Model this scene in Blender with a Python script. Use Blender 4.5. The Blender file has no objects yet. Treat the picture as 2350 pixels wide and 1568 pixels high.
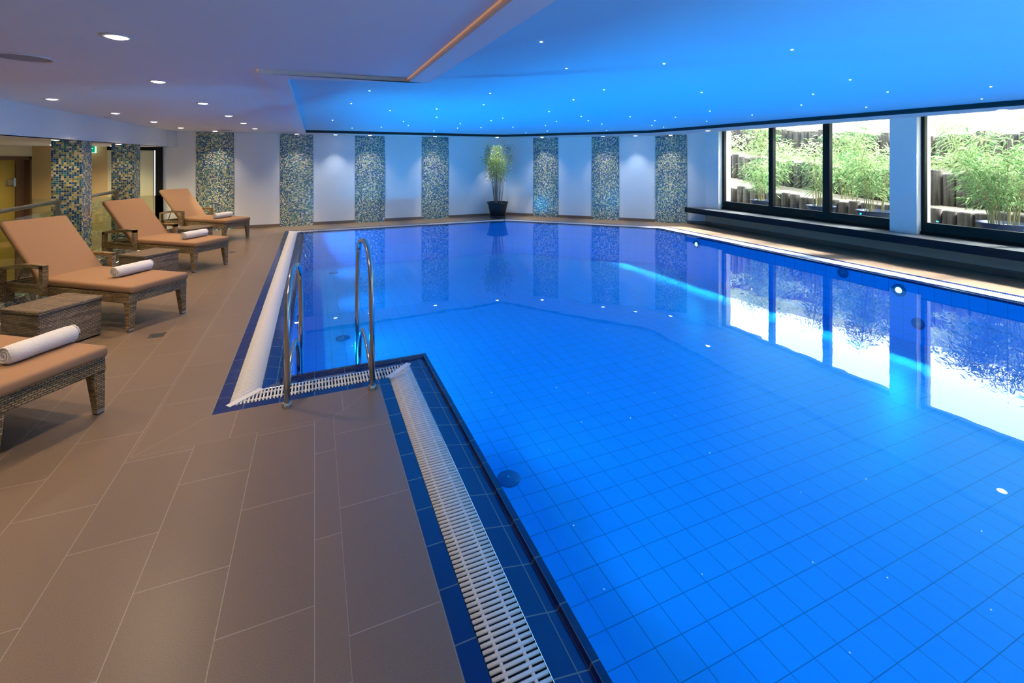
import bpy, bmesh, math, random
from mathutils import Vector, Matrix
from mathutils.geometry import tessellate_polygon
random.seed(7)
R = math.radians
scene = bpy.context.scene
C = scene.collection

# ------------------------------------------------------------------ camera, light, exposure
FPX, CX0, HY, EYE = 1066.0, 1175.0, 362.0, 1.9
YAW = math.atan((CX0 - 722.0) / FPX)
cam_d = bpy.data.cameras.new('camera')
cam_d.sensor_width = 36.0
cam_d.lens = FPX / 2350.0 * 36.0
cam_d.shift_y = -(784.0 - HY) / 2350.0
cam_d.clip_start = 0.05
cam = bpy.data.objects.new('camera', cam_d)
cam.location = (0, 0, EYE)
cam.rotation_euler = (R(90), 0, -YAW)
C.objects.link(cam)
scene.camera = cam

vs = scene.view_settings
scene.display_settings.display_device = 'sRGB'
vs.view_transform = 'Standard'
vs.look = 'None'
vs.gamma = 1.0
vs.use_curve_mapping = False
vs.exposure = 0.0

cy = scene.cycles
cy.use_denoising = True
cy.use_light_tree = False
cy.use_adaptive_sampling = True
cy.adaptive_threshold = 0.08
cy.adaptive_min_samples = 16
cy.max_bounces = 5
cy.diffuse_bounces = 3
cy.glossy_bounces = 2
cy.transmission_bounces = 4
cy.transparent_max_bounces = 10
cy.sample_clamp_indirect = 6.0
cy.caustics_reflective = False
cy.caustics_refractive = False

SKY = 8.0
SUN = 34.0
POOL_W = 52.0
DOWN_W = 104.0
WASH_W = 50.0
w = bpy.data.worlds.new('world')
scene.world = w
w.use_nodes = True
bg = w.node_tree.nodes['Background']
bg.inputs[0].default_value = (0.80, 0.92, 1.0, 1)
bg.inputs[1].default_value = SKY

sd = bpy.data.lights.new('sun', 'SUN')
sd.energy = SUN
sd.angle = R(9)
sd.color = (1.0, 0.97, 0.9)
sun = bpy.data.objects.new('sun', sd)
az, el = R(-24), R(48)
to_sun = Vector((math.cos(el) * math.cos(az), math.cos(el) * math.sin(az), math.sin(el)))
sun.rotation_euler = to_sun.to_track_quat('Z', 'Y').to_euler()
sun.location = (20, -4, 12)
C.objects.link(sun)

# ------------------------------------------------------------------ photo rays (used once to find where things stand)
_s, _c = math.sin(YAW), math.cos(YAW)
def gp(px, py, z=0.0):
    d = FPX * (EYE - z) / (py - HY)
    r = (px - CX0) / FPX * d
    return (d * _s + r * _c, d * _c - r * _s)
def ray(px):
    k = (px - CX0) / FPX
    return (_s + k * _c, _c - k * _s)
def hit(px, a, b):
    """where the vertical plane through pixel column px meets the plan line a-b"""
    dx, dy = ray(px)
    ex, ey = b[0] - a[0], b[1] - a[1]
    det = dx * (-ey) + ex * dy
    t = (a[0] * (-ey) + ex * a[1]) / det
    return (t * dx, t * dy, t)

# ------------------------------------------------------------------ materials
def new_mat(name):
    m = bpy.data.materials.new(name)
    m.use_nodes = True
    nt = m.node_tree
    for n in list(nt.nodes):
        nt.nodes.remove(n)
    out = nt.nodes.new('ShaderNodeOutputMaterial')
    return m, nt, out
def N(nt, kind, **kw):
    n = nt.nodes.new(kind)
    for k, v in kw.items():
        if k.startswith('i_'):
            key = k[2:]
            n.inputs[int(key) if key.isdigit() else key].default_value = v
        else:
            setattr(n, k, v)
    return n
def L(nt, a, b):
    nt.links.new(a, b)
def principled(nt, out, col=(0.8, 0.8, 0.8), rough=0.5, metal=0.0, spec=0.5):
    b = N(nt, 'ShaderNodeBsdfPrincipled')
    b.inputs['Base Color'].default_value = (*col, 1)
    b.inputs['Roughness'].default_value = rough
    b.inputs['Metallic'].default_value = metal
    b.inputs['Specular IOR Level'].default_value = spec
    L(nt, b.outputs[0], out.inputs[0])
    return b
def plain(name, col, rough=0.5, metal=0.0, spec=0.5, noise=0.0, nscale=20.0, bump=0.0):
    m, nt, out = new_mat(name)
    b = principled(nt, out, col, rough, metal, spec)
    if noise > 0 or bump > 0:
        tc = N(nt, 'ShaderNodeTexCoord')
        nz = N(nt, 'ShaderNodeTexNoise', i_Scale=nscale, i_Detail=4.0)
        L(nt, tc.outputs['Object'], nz.inputs['Vector'])
        if noise > 0:
            mx = N(nt, 'ShaderNodeMix', data_type='RGBA')
            mx.inputs[6].default_value = (*[c * (1 - noise) for c in col], 1)
            mx.inputs[7].default_value = (*[min(1, c * (1 + noise)) for c in col], 1)
            L(nt, nz.outputs[0], mx.inputs[0])
            L(nt, mx.outputs[2], b.inputs['Base Color'])
        if bump > 0:
            bp = N(nt, 'ShaderNodeBump', i_Strength=bump, i_Distance=0.01)
            L(nt, nz.outputs[0], bp.inputs['Height'])
            L(nt, bp.outputs[0], b.inputs['Normal'])
    return m
def emit(name, col, strength):
    m, nt, out = new_mat(name)
    e = N(nt, 'ShaderNodeEmission')
    e.inputs[0].default_value = (*col, 1)
    e.inputs[1].default_value = strength
    L(nt, e.outputs[0], out.inputs[0])
    return m
def tiles(name, bw, rh, c1, c2, grout, joint=0.004, off=0.0, coord='UV', swap=False, shift=(0, 0), rough=0.35, spec=0.5, bumpd=0.002, speck=0.0):
    m, nt, out = new_mat(name)
    b = principled(nt, out, c1, rough, 0, spec)
    tc = N(nt, 'ShaderNodeTexCoord')
    sp = N(nt, 'ShaderNodeSeparateXYZ')
    L(nt, tc.outputs['UV' if coord == 'UV' else 'Object'], sp.inputs[0])
    a, d = (sp.outputs[1], sp.outputs[0]) if swap else (sp.outputs[0], sp.outputs[1])
    m1 = N(nt, 'ShaderNodeMath', operation='ADD', i_1=40 * bw - shift[0]); L(nt, a, m1.inputs[0])
    m2 = N(nt, 'ShaderNodeMath', operation='ADD', i_1=40 * rh - shift[1]); L(nt, d, m2.inputs[0])
    cb = N(nt, 'ShaderNodeCombineXYZ'); L(nt, m1.outputs[0], cb.inputs[0]); L(nt, m2.outputs[0], cb.inputs[1])
    br = N(nt, 'ShaderNodeTexBrick')
    br.offset = off; br.offset_frequency = 2; br.squash = 1.0
    for k, v in (('Scale', 1.0), ('Mortar Size', joint / 2), ('Mortar Smooth', 0.1), ('Bias', 0.0), ('Brick Width', bw), ('Row Height', rh)):
        br.inputs[k].default_value = v
    br.inputs['Color1'].default_value = (*c1, 1)
    br.inputs['Color2'].default_value = (*c2, 1)
    br.inputs['Mortar'].default_value = (*grout, 1)
    L(nt, cb.outputs[0], br.inputs['Vector'])
    col = br.outputs['Color']
    if speck > 0:
        nz = N(nt, 'ShaderNodeTexNoise', i_Scale=260.0, i_Detail=2.0)
        L(nt, tc.outputs['Object'], nz.inputs['Vector'])
        rp = N(nt, 'ShaderNodeMapRange', i_1=0.3, i_2=0.7, i_3=1 - speck, i_4=1 + speck)
        L(nt, nz.outputs[0], rp.inputs[0])
        vm = N(nt, 'ShaderNodeVectorMath', operation='SCALE')
        L(nt, col, vm.inputs[0]); L(nt, rp.outputs[0], vm.inputs['Scale'])
        col = vm.outputs[0]
    L(nt, col, b.inputs['Base Color'])
    if bumpd > 0:
        bp = N(nt, 'ShaderNodeBump', i_Strength=0.5, i_Distance=bumpd)
        bp.invert = True
        L(nt, br.outputs['Fac'], bp.inputs['Height'])
        L(nt, bp.outputs[0], b.inputs['Normal'])
    return m
def mosaic(name, size, palette):
    m, nt, out = new_mat(name)
    b = principled(nt, out, (0.5, 0.5, 0.5), 0.18)
    tc = N(nt, 'ShaderNodeTexCoord')
    sc = N(nt, 'ShaderNodeVectorMath', operation='SCALE'); sc.inputs['Scale'].default_value = 1.0 / size
    L(nt, tc.outputs['UV'], sc.inputs[0])
    fl = N(nt, 'ShaderNodeVectorMath', operation='FLOOR'); L(nt, sc.outputs[0], fl.inputs[0])
    wn = N(nt, 'ShaderNodeTexWhiteNoise', noise_dimensions='2D'); L(nt, fl.outputs[0], wn.inputs['Vector'])
    cr = N(nt, 'ShaderNodeValToRGB'); cr.color_ramp.interpolation = 'CONSTANT'
    els = cr.color_ramp.elements
    els[0].position = 0.0; els[0].color = (*palette[0][1], 1)
    els[1].position = palette[1][0]; els[1].color = (*palette[1][1], 1)
    for p, c in palette[2:]:
        e = els.new(p); e.color = (*c, 1)
    L(nt, wn.outputs['Value'], cr.inputs[0])
    fr = N(nt, 'ShaderNodeVectorMath', operation='FRACTION'); L(nt, sc.outputs[0], fr.inputs[0])
    sb = N(nt, 'ShaderNodeVectorMath', operation='SUBTRACT'); sb.inputs[1].default_value = (0.5, 0.5, 0.5); L(nt, fr.outputs[0], sb.inputs[0])
    ab = N(nt, 'ShaderNodeVectorMath', operation='ABSOLUTE'); L(nt, sb.outputs[0], ab.inputs[0])
    sp = N(nt, 'ShaderNodeSeparateXYZ'); L(nt, ab.outputs[0], sp.inputs[0])
    mxm = N(nt, 'ShaderNodeMath', operation='MAXIMUM'); L(nt, sp.outputs[0], mxm.inputs[0]); L(nt, sp.outputs[1], mxm.inputs[1])
    gt = N(nt, 'ShaderNodeMath', operation='GREATER_THAN', i_1=0.455); L(nt, mxm.outputs[0], gt.inputs[0])
    mx = N(nt, 'ShaderNodeMix', data_type='RGBA'); mx.inputs[7].default_value = (0.42, 0.46, 0.42, 1)
    L(nt, gt.outputs[0], mx.inputs[0]); L(nt, cr.outputs[0], mx.inputs[6])
    L(nt, mx.outputs[2], b.inputs['Base Color'])
    return m
def wicker(name, c1, c2, dark):
    m, nt, out = new_mat(name)
    b = principled(nt, out, c1, 0.4, 0, 0.5)
    tc = N(nt, 'ShaderNodeTexCoord')
    br = N(nt, 'ShaderNodeTexBrick')
    br.offset = 0.5; br.offset_frequency = 2
    for k, v in (('Scale', 1.0), ('Mortar Size', 0.0030), ('Mortar Smooth', 1.0), ('Bias', 0.0), ('Brick Width', 0.034), ('Row Height', 0.0150)):
        br.inputs[k].default_value = v
    br.inputs['Color1'].default_value = (*c1, 1); br.inputs['Color2'].default_value = (*c2, 1)
    br.inputs['Mortar'].default_value = (*dark, 1)
    L(nt, tc.outputs['UV'], br.inputs['Vector'])
    sp = N(nt, 'ShaderNodeSeparateXYZ'); L(nt, tc.outputs['UV'], sp.inputs[0])
    cmb = N(nt, 'ShaderNodeCombineXYZ')
    q1 = N(nt, 'ShaderNodeMath', operation='MULTIPLY', i_1=3.0); L(nt, sp.outputs[0], q1.inputs[0])
    q2 = N(nt, 'ShaderNodeMath', operation='MULTIPLY', i_1=30.0); L(nt, sp.outputs[1], q2.inputs[0])
    L(nt, q1.outputs[0], cmb.inputs[0]); L(nt, q2.outputs[0], cmb.inputs[1])
    nz = N(nt, 'ShaderNodeTexNoise', i_Scale=1.0, i_Detail=1.0); L(nt, cmb.outputs[0], nz.inputs['Vector'])
    mr = N(nt, 'ShaderNodeMapRange', i_1=0.3, i_2=0.7, i_3=0.6, i_4=1.35); L(nt, nz.outputs[0], mr.inputs[0])
    vm = N(nt, 'ShaderNodeVectorMath', operation='SCALE'); L(nt, br.outputs['Color'], vm.inputs[0]); L(nt, mr.outputs[0], vm.inputs['Scale'])
    L(nt, vm.outputs[0], b.inputs['Base Color'])
    bp = N(nt, 'ShaderNodeBump', i_Strength=1.0, i_Distance=0.006); bp.invert = True
    L(nt, br.outputs['Fac'], bp.inputs['Height']); L(nt, bp.outputs[0], b.inputs['Normal'])
    return m
def fresnel_clear(name, ior, tint, bump=0.0, nscale=1.5, boost=1.0):
    """clear surface: Fresnel mirror over a transparent body"""
    m, nt, out = new_mat(name)
    tr = N(nt, 'ShaderNodeBsdfTransparent'); tr.inputs[0].default_value = (*tint, 1)
    gl = N(nt, 'ShaderNodeBsdfGlossy'); gl.inputs['Roughness'].default_value = 0.0
    gl.inputs[0].default_value = (1, 1, 1, 1)
    lw = N(nt, 'ShaderNodeLayerWeight', i_Blend=0.5)
    mx = N(nt, 'ShaderNodeMixShader')
    if bump > 0:
        tc = N(nt, 'ShaderNodeTexCoord')
        nz = N(nt, 'ShaderNodeTexNoise', i_Scale=nscale, i_Detail=2.0)
        L(nt, tc.outputs['Object'], nz.inputs['Vector'])
        bp = N(nt, 'ShaderNodeBump', i_Strength=1.0, i_Distance=bump)
        L(nt, nz.outputs[0], bp.inputs['Height'])
        L(nt, bp.outputs[0], gl.inputs['Normal']); L(nt, bp.outputs[0], lw.inputs['Normal'])
    f0 = ((ior - 1) / (ior + 1)) ** 2
    pw = N(nt, 'ShaderNodeMath', operation='POWER', i_1=5.0); L(nt, lw.outputs['Facing'], pw.inputs[0])
    ma = N(nt, 'ShaderNodeMath', operation='MULTIPLY_ADD', i_1=(1 - f0) * boost, i_2=f0 * boost, use_clamp=True); L(nt, pw.outputs[0], ma.inputs[0])
    f = ma.outputs[0]
    L(nt, f, mx.inputs[0]); L(nt, tr.outputs[0], mx.inputs[1]); L(nt, gl.outputs[0], mx.inputs[2])
    L(nt, mx.outputs[0], out.inputs[0])
    return m
def leafmat(name, c1, c2):
    m, nt, out = new_mat(name)
    ge = N(nt, 'ShaderNodeNewGeometry')
    cr = N(nt, 'ShaderNodeMix', data_type='RGBA')
    cr.inputs[6].default_value = (*c1, 1); cr.inputs[7].default_value = (*c2, 1)
    L(nt, ge.outputs['Random Per Island'], cr.inputs[0])
    d = N(nt, 'ShaderNodeBsdfDiffuse'); t = N(nt, 'ShaderNodeBsdfTranslucent')
    L(nt, cr.outputs[2], d.inputs[0]); L(nt, cr.outputs[2], t.inputs[0])
    mx = N(nt, 'ShaderNodeMixShader', i_0=0.45)
    L(nt, d.outputs[0], mx.inputs[1]); L(nt, t.outputs[0], mx.inputs[2]); L(nt, mx.outputs[0], out.inputs[0])
    return m
def woodpost(name, c1, c2):
    m, nt, out = new_mat(name)
    b = principled(nt, out, c1, 0.8)
    tc = N(nt, 'ShaderNodeTexCoord'); mp = N(nt, 'ShaderNodeMapping'); mp.inputs['Scale'].default_value = (14, 14, 1.2)
    L(nt, tc.outputs['Object'], mp.inputs[0])
    nz = N(nt, 'ShaderNodeTexNoise', i_Scale=1.5, i_Detail=6.0); L(nt, mp.outputs[0], nz.inputs['Vector'])
    mx = N(nt, 'ShaderNodeMix', data_type='RGBA'); mx.inputs[6].default_value = (*c1, 1); mx.inputs[7].default_value = (*c2, 1)
    mr = N(nt, 'ShaderNodeMapRange', i_1=0.35, i_2=0.65); L(nt, nz.outputs[0], mr.inputs[0])
    L(nt, mr.outputs[0], mx.inputs[0]); L(nt, mx.outputs[2], b.inputs['Base Color'])
    bp = N(nt, 'ShaderNodeBump', i_Strength=0.6, i_Distance=0.01); L(nt, nz.outputs[0], bp.inputs['Height']); L(nt, bp.outputs[0], b.inputs['Normal'])
    return m

TAUPE, TAUPE2 = (0.205, 0.148, 0.101), (0.220, 0.158, 0.108)
GROUT = (0.36, 0.30, 0.24)
M = {}
M['floor'] = tiles('deck tile', 0.73, 0.364, TAUPE, TAUPE2, GROUT, 0.0045, 0.5, 'Object', True, (0.68, 0.0), rough=0.33, spec=0.5, bumpd=0.001, speck=0.22)
M['ring'] = tiles('deck tile along pool', 0.73, 0.375, TAUPE, TAUPE2, GROUT, 0.0045, 0.0, 'UV', False, (0.30, 0.0), rough=0.33, spec=0.5, bumpd=0.001, speck=0.22)
M['grout'] = plain('grout', GROUT, 0.8)
M['skirt'] = tiles('skirting tile', 0.73, 0.4, (0.20, 0.145, 0.11), (0.22, 0.16, 0.12), (0.3, 0.25, 0.2), 0.004, 0, rough=0.45, bumpd=0)
M['blue'] = tiles('cobalt border tile', 0.25, 0.125, (0.003, 0.022, 0.15), (0.004, 0.026, 0.17), (0.12, 0.17, 0.22), 0.006, 0.0, 'UV', rough=0.16)
M['lip'] = tiles('cobalt lip tile', 0.25, 0.30, (0.002, 0.012, 0.11), (0.003, 0.015, 0.13), (0.08, 0.13, 0.18), 0.006, 0.0, 'UV', rough=0.12)
M['poolfloor'] = tiles('pool floor tile', 0.2, 0.2, (0.02, 0.375, 0.90), (0.021, 0.385, 0.92), (0.01, 0.17, 0.42), 0.006, 0.0, 'Object', False, (0.021, 0.16), rough=0.4, bumpd=0)
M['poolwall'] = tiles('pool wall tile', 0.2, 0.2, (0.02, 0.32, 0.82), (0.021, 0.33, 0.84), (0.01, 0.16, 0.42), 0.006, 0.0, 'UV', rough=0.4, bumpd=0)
M['water'] = fresnel_clear('pool water', 1.333, (0.50, 0.96, 1.0), 0.0009, 2.2)
M['glass'] = fresnel_clear('window glass', 1.45, (0.96, 0.98, 0.98))
M['railglass'] = fresnel_clear('railing glass', 1.5, (0.90, 0.95, 0.88))
M['white'] = plain('white wall paint', (0.86, 0.87, 0.86), 0.75, noise=0.02, nscale=3)
M['ceil'] = plain('white ceiling paint', (0.88, 0.88, 0.88), 0.8, noise=0.015, nscale=2)
M['ceilblue'] = plain('pale blue ceiling paint', (0.42, 0.78, 0.93), 0.8, noise=0.015, nscale=2)  # panel tinted bluer than the white border
M['beige'] = plain('ochre wall paint', (0.62, 0.43, 0.20), 0.75, noise=0.04, nscale=3)
M['cream'] = plain('cream wall paint', (0.66, 0.55, 0.34), 0.75, noise=0.03, nscale=3)
M['black'] = plain('black reveal', (0.012, 0.014, 0.018), 0.6)
M['frame'] = plain('anthracite window frame', (0.003, 0.004, 0.005), 0.5, 0, 0.25)
M['steel'] = plain('polished steel', (0.62, 0.60, 0.56), 0.16, 1.0)
M['satin'] = plain('satin steel', (0.55, 0.55, 0.54), 0.3, 1.0)
M['grate'] = plain('white plastic grating', (0.80, 0.80, 0.82), 0.4)
M['channel'] = plain('dark gutter channel', (0.03, 0.05, 0.09), 0.4)
M['fabric'] = plain('brown cushion fabric', (0.36, 0.213, 0.126), 0.85, spec=0.2, noise=0.05, nscale=300, bump=0.15)
M['towel'] = plain('white terry towel', (0.86, 0.86, 0.88), 0.95, spec=0.1, bump=0.9, nscale=180)
M['wicker'] = wicker('brown wicker', (0.50, 0.34, 0.165), (0.30, 0.215, 0.12), (0.02, 0.014, 0.01))
M['wickerdark'] = wicker('grey brown wicker', (0.36, 0.27, 0.18), (0.22, 0.175, 0.14), (0.02, 0.016, 0.012))
M['foot'] = plain('brushed metal foot', (0.45, 0.45, 0.43), 0.45, 1.0)
M['rubber'] = plain('black rubber', (0.02, 0.02, 0.02), 0.7)
pal = [(0, (0.008, 0.05, 0.17)), (0.17, (0.012, 0.10, 0.27)), (0.33, (0.03, 0.20, 0.26)), (0.42, (0.14, 0.30, 0.18)), (0.56, (0.26, 0.34, 0.15)), (0.70, (0.62, 0.58, 0.36)), (0.88, (0.78, 0.74, 0.58))]
pal2 = [(0, (0.006, 0.045, 0.16)), (0.20, (0.012, 0.11, 0.27)), (0.34, (0.04, 0.19, 0.20)), (0.46, (0.18, 0.22, 0.09)), (0.66, (0.34, 0.34, 0.16)), (0.82, (0.58, 0.50, 0.29))]
M['mosaic'] = mosaic('glass mosaic', 0.0256, pal)
M['mosaicbig'] = mosaic('glass mosaic pillar', 0.031, pal2)
M['bench'] = tiles('dark bench slats', 6.0, 0.075, (0.10, 0.115, 0.12), (0.12, 0.135, 0.14), (0.01, 0.01, 0.012), 0.008, 0, 'UV', rough=0.28, spec=0.7, bumpd=0.004)
M['benchside'] = plain('dark bench edge', (0.010, 0.016, 0.028), 0.8, 0, 0.1)
M['woodgrey'] = woodpost('weathered timber', (0.02, 0.017, 0.015), (0.10, 0.082, 0.065))
M['soil'] = plain('dry soil', (0.30, 0.25, 0.19), 0.95, noise=0.4, nscale=9, bump=1.0)
M['potblack'] = plain('black plastic pot', (0.018, 0.022, 0.03), 0.5)
M['potblue'] = plain('dark blue plastic pot', (0.010, 0.028, 0.075), 0.6, 0, 0.15)
M['gravel'] = plain('pot gravel', (0.35, 0.32, 0.3), 0.9, noise=0.6, nscale=60, bump=1.0)
M['culm'] = plain('bamboo cane', (0.30, 0.27, 0.10), 0.5)
M['culmred'] = plain('brown bamboo cane', (0.22, 0.15, 0.10), 0.6)
M['leaf'] = leafmat('bamboo leaf', (0.10, 0.22, 0.05), (0.32, 0.42, 0.12))
M['leafbright'] = leafmat('sunlit bamboo leaf', (0.05, 0.17, 0.05), (0.42, 0.58, 0.26))  # light end raised, putting overexposed sun into the leaf colour
M['ivy'] = leafmat('ivy leaf', (0.03, 0.11, 0.05), (0.10, 0.22, 0.09))
M['hedge'] = leafmat('slope leaf', (0.25, 0.36, 0.13), (0.70, 0.78, 0.48))
M['tan'] = plain('tan wall paint', (0.45, 0.37, 0.29), 0.7)  # flat tan for the wall piece under the bench
M['strip'] = emit('warm light strip', (1.0, 0.48, 0.30), 0.45)
M['lamp'] = emit('warm lamp', (1.0, 0.88, 0.70), 14.0)
M['lampcool'] = emit('white lamp', (1.0, 0.95, 0.9), 12.0)
M['star'] = emit('star lamp', (0.95, 0.97, 1.0), 12.0)
M['poollamp'] = emit('pool lamp', (0.45, 0.8, 1.0), 6.0)
M['poolring'] = plain('pool lamp ring', (0.02, 0.12, 0.33), 0.4)
M['signgreen'] = emit('lit green sign', (0.0, 0.32, 0.14), 1.0)
M['signwhite'] = emit('lit white sign', (0.7, 1.0, 0.85), 1.0)
M['frost'] = plain('frosted glass', (0.72, 0.66, 0.42), 0.35)
M['doorbrown'] = plain('brown door frame', (0.11, 0.055, 0.03), 0.5)
M['doorglass'] = plain('ochre door leaf', (0.34, 0.24, 0.045), 0.25)
M['travertine'] = tiles('travertine slabs', 1.4, 0.32, (0.50, 0.40, 0.20), (0.40, 0.36, 0.20), (0.36, 0.28, 0.14), 0.01, 0.5, 'UV', rough=0.4)
M['speaker'] = plain('grey speaker cloth', (0.36, 0.35, 0.36), 0.8)
M['rim'] = plain('white plastic rim', (0.78, 0.78, 0.78), 0.5)
M['facade'] = plain('outside render', (0.75, 0.75, 0.73), 0.9)

# ------------------------------------------------------------------ mesh building
class MB:
    def __init__(s):
        s.v = []; s.f = []; s.uv = []
    def face(s, pts, uv=None):
        n = len(s.v)
        s.v += [tuple(p) for p in pts]
        s.f.append(tuple(range(n, n + len(pts)))); s.uv.append(uv)
    def box(s, x0, x1, y0, y1, z0, z1, mat=None):
        P = [(x0, y0, z0), (x1, y0, z0), (x1, y1, z0), (x0, y1, z0), (x0, y0, z1), (x1, y0, z1), (x1, y1, z1), (x0, y1, z1)]
        if mat is not None:
            P = [tuple(mat @ Vector(p)) for p in P]
        n = len(s.v); s.v += P
        for q in ((0, 3, 2, 1), (4, 5, 6, 7), (0, 1, 5, 4), (1, 2, 6, 5), (2, 3, 7, 6), (3, 0, 4, 7)):
            s.f.append(tuple(n + i for i in q)); s.uv.append(None)
    def tube(s, pts, r, n=10, cap=True):
        pts = [Vector(p) for p in pts]
        rr = r if isinstance(r, (list, tuple)) else [r] * len(pts)
        t0 = (pts[1] - pts[0]).normalized()
        up = Vector((0, 0, 1)) if abs(t0.z) < 0.9 else Vector((1, 0, 0))
        nrm = t0.cross(up).normalized()
        base = len(s.v)
        for i, p in enumerate(pts):
            t = (pts[min(i + 1, len(pts) - 1)] - pts[max(i - 1, 0)]).normalized()
            nrm = (nrm - t * nrm.dot(t)).normalized()
            b = t.cross(nrm)
            for k in range(n):
                a = 2 * math.pi * k / n
                s.v.append(tuple(p + (nrm * math.cos(a) + b * math.sin(a)) * rr[i]))
        for i in range(len(pts) - 1):
            for k in range(n):
                a = base + i * n + k; b2 = base + i * n + (k + 1) % n
                s.f.append((a, b2, b2 + n, a + n)); s.uv.append(None)
        if cap:
            s.f.append(tuple(base + k for k in reversed(range(n)))); s.uv.append(None)
            e = base + (len(pts) - 1) * n
            s.f.append(tuple(e + k for k in range(n))); s.uv.append(None)
    def lathe(s, prof, n=24, c=(0, 0, 0), axis='Z'):
        base = len(s.v)
        for r, z in prof:
            for k in range(n):
                a = 2 * math.pi * k / n
                p = (r * math.cos(a), r * math.sin(a), z)
                if axis == 'X': p = (z, p[0], p[1])
                if axis == 'Y': p = (p[1], z, p[0])
                s.v.append((c[0] + p[0], c[1] + p[1], c[2] + p[2]))
        for i in range(len(prof) - 1):
            for k in range(n):
                a = base + i * n + k; b = base + i * n + (k + 1) % n
                s.f.append((a, b, b + n, a + n)); s.uv.append(None)
        if prof[0][0] > 1e-6:
            s.f.append(tuple(base + k for k in reversed(range(n)))); s.uv.append(None)
        if prof[-1][0] > 1e-6:
            e = base + (len(prof) - 1) * n
            s.f.append(tuple(e + k for k in range(n))); s.uv.append(None)
    def poly(s, loops, z, flip=False):
        vl = [[Vector((p[0], p[1], 0)) for p in lp] for lp in loops]
        flat = [p for lp in vl for p in lp]
        for t in tessellate_polygon(vl):
            pts = [(flat[i].x, flat[i].y, z) for i in t]
            a = (Vector(pts[1]) - Vector(pts[0])).cross(Vector(pts[2]) - Vector(pts[0])).z
            if (a < 0) != flip: pts.reverse()
            s.face(pts)
    def build(s, name, mat, parent=None, smooth=False, bevel=0.0, seg=3, loc=None, weld=True):
        me = bpy.data.meshes.new(name)
        me.from_pydata(s.v, [], s.f)
        uvl = me.uv_layers.new(name='UVMap')
        for p, uv in zip(me.polygons, s.uv):
            nn = p.normal
            ax = max(range(3), key=lambda i: abs(nn[i]))
            for j, li in enumerate(p.loop_indices):
                if uv is not None:
                    uvl.data[li].uv = uv[j]
                else:
                    co = me.vertices[me.loops[li].vertex_index].co
                    uvl.data[li].uv = (co.y, co.z) if ax == 0 else ((co.x, co.z) if ax == 1 else (co.x, co.y))
        if bevel > 0:
            bm = bmesh.new(); bm.from_mesh(me)
            bmesh.ops.remove_doubles(bm, verts=bm.verts, dist=1e-5)
            es = [e for e in bm.edges if len(e.link_faces) == 2 and e.calc_face_angle(0) > 0.5]
            bmesh.ops.bevel(bm, geom=es, offset=bevel, segments=seg, profile=0.5, affect='EDGES', clamp_overlap=True)
            bm.to_mesh(me); bm.free()
        if smooth:
            for p in me.polygons: p.use_smooth = True
        me.materials.append(mat)
        o = bpy.data.objects.new(name, me)
        C.objects.link(o)
        if parent: o.parent = parent
        if loc: o.location = loc
        return o
def tag(o, label=None, cat=None, group=None, kind=None):
    if label: o['label'] = label
    if cat: o['category'] = cat
    if group: o['group'] = group
    if kind: o['kind'] = kind
    return o
def empty(name, loc, rz=0.0):
    o = bpy.data.objects.new(name, None)
    o.location = loc; o.rotation_euler = (0, 0, rz); o.empty_display_size = 0.1
    C.objects.link(o)
    return o
def copy_tree(o, parent=None):
    c = o.copy(); C.objects.link(c)
    if parent: c.parent = parent
    for ch in [x for x in bpy.data.objects if x.parent == o and x != c]:
        copy_tree(ch, c)
    return c
def struct(mb, name, mat, **kw):
    o = mb.build(name, mat, **kw); o['kind'] = 'structure'; return o

# ------------------------------------------------------------------ plan outlines
#   edges: near strip, notch, left, far, diagonal, right, behind the camera
V = [(0.50, -2.0), (0.50, 4.02), (-0.70, 4.02), (-0.70, 13.38), (5.43, 13.38), (8.93, 10.12), (8.93, -2.0)]
def offset_poly(d):
    """offset every edge of V towards the pool by its own distance"""
    n = len(V); lines = []
    for i in range(n):
        a, b = Vector(V[i]), Vector(V[(i + 1) % n])
        t = (b - a).normalized(); nr = Vector((t.y, -t.x))
        dd = d[i] if isinstance(d, (list, tuple)) else d
        lines.append((a + nr * dd, t))
    out = []
    for i in range(n):
        p, t = lines[i - 1]; q, u = lines[i]
        k = ((q.x - p.x) * u.y - (q.y - p.y) * u.x) / (t.x * u.y - t.y * u.x)
        out.append((p.x + t.x * k, p.y + t.y * k))
    return out
near, far = 0, 1
P_out = offset_poly(0.0)
P_gr0 = offset_poly(0.09)
P_gr1 = offset_poly([0.30, 0.30, 0.30, 0.36, 0.36, 0.37, 0.3])
P_lip0 = offset_poly([0.455, 0.455, 0.42, 0.375, 0.375, 0.385, 0.455])
P_lip1 = offset_poly([0.50, 0.50, 0.46, 0.39, 0.39, 0.40, 0.5])
P_wat = offset_poly([0.515, 0.515, 0.475, 0.395, 0.395, 0.405, 0.51])
P_ring = offset_poly([-0.375] * 7)
WL = -0.028
DEPTH = -0.95
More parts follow.
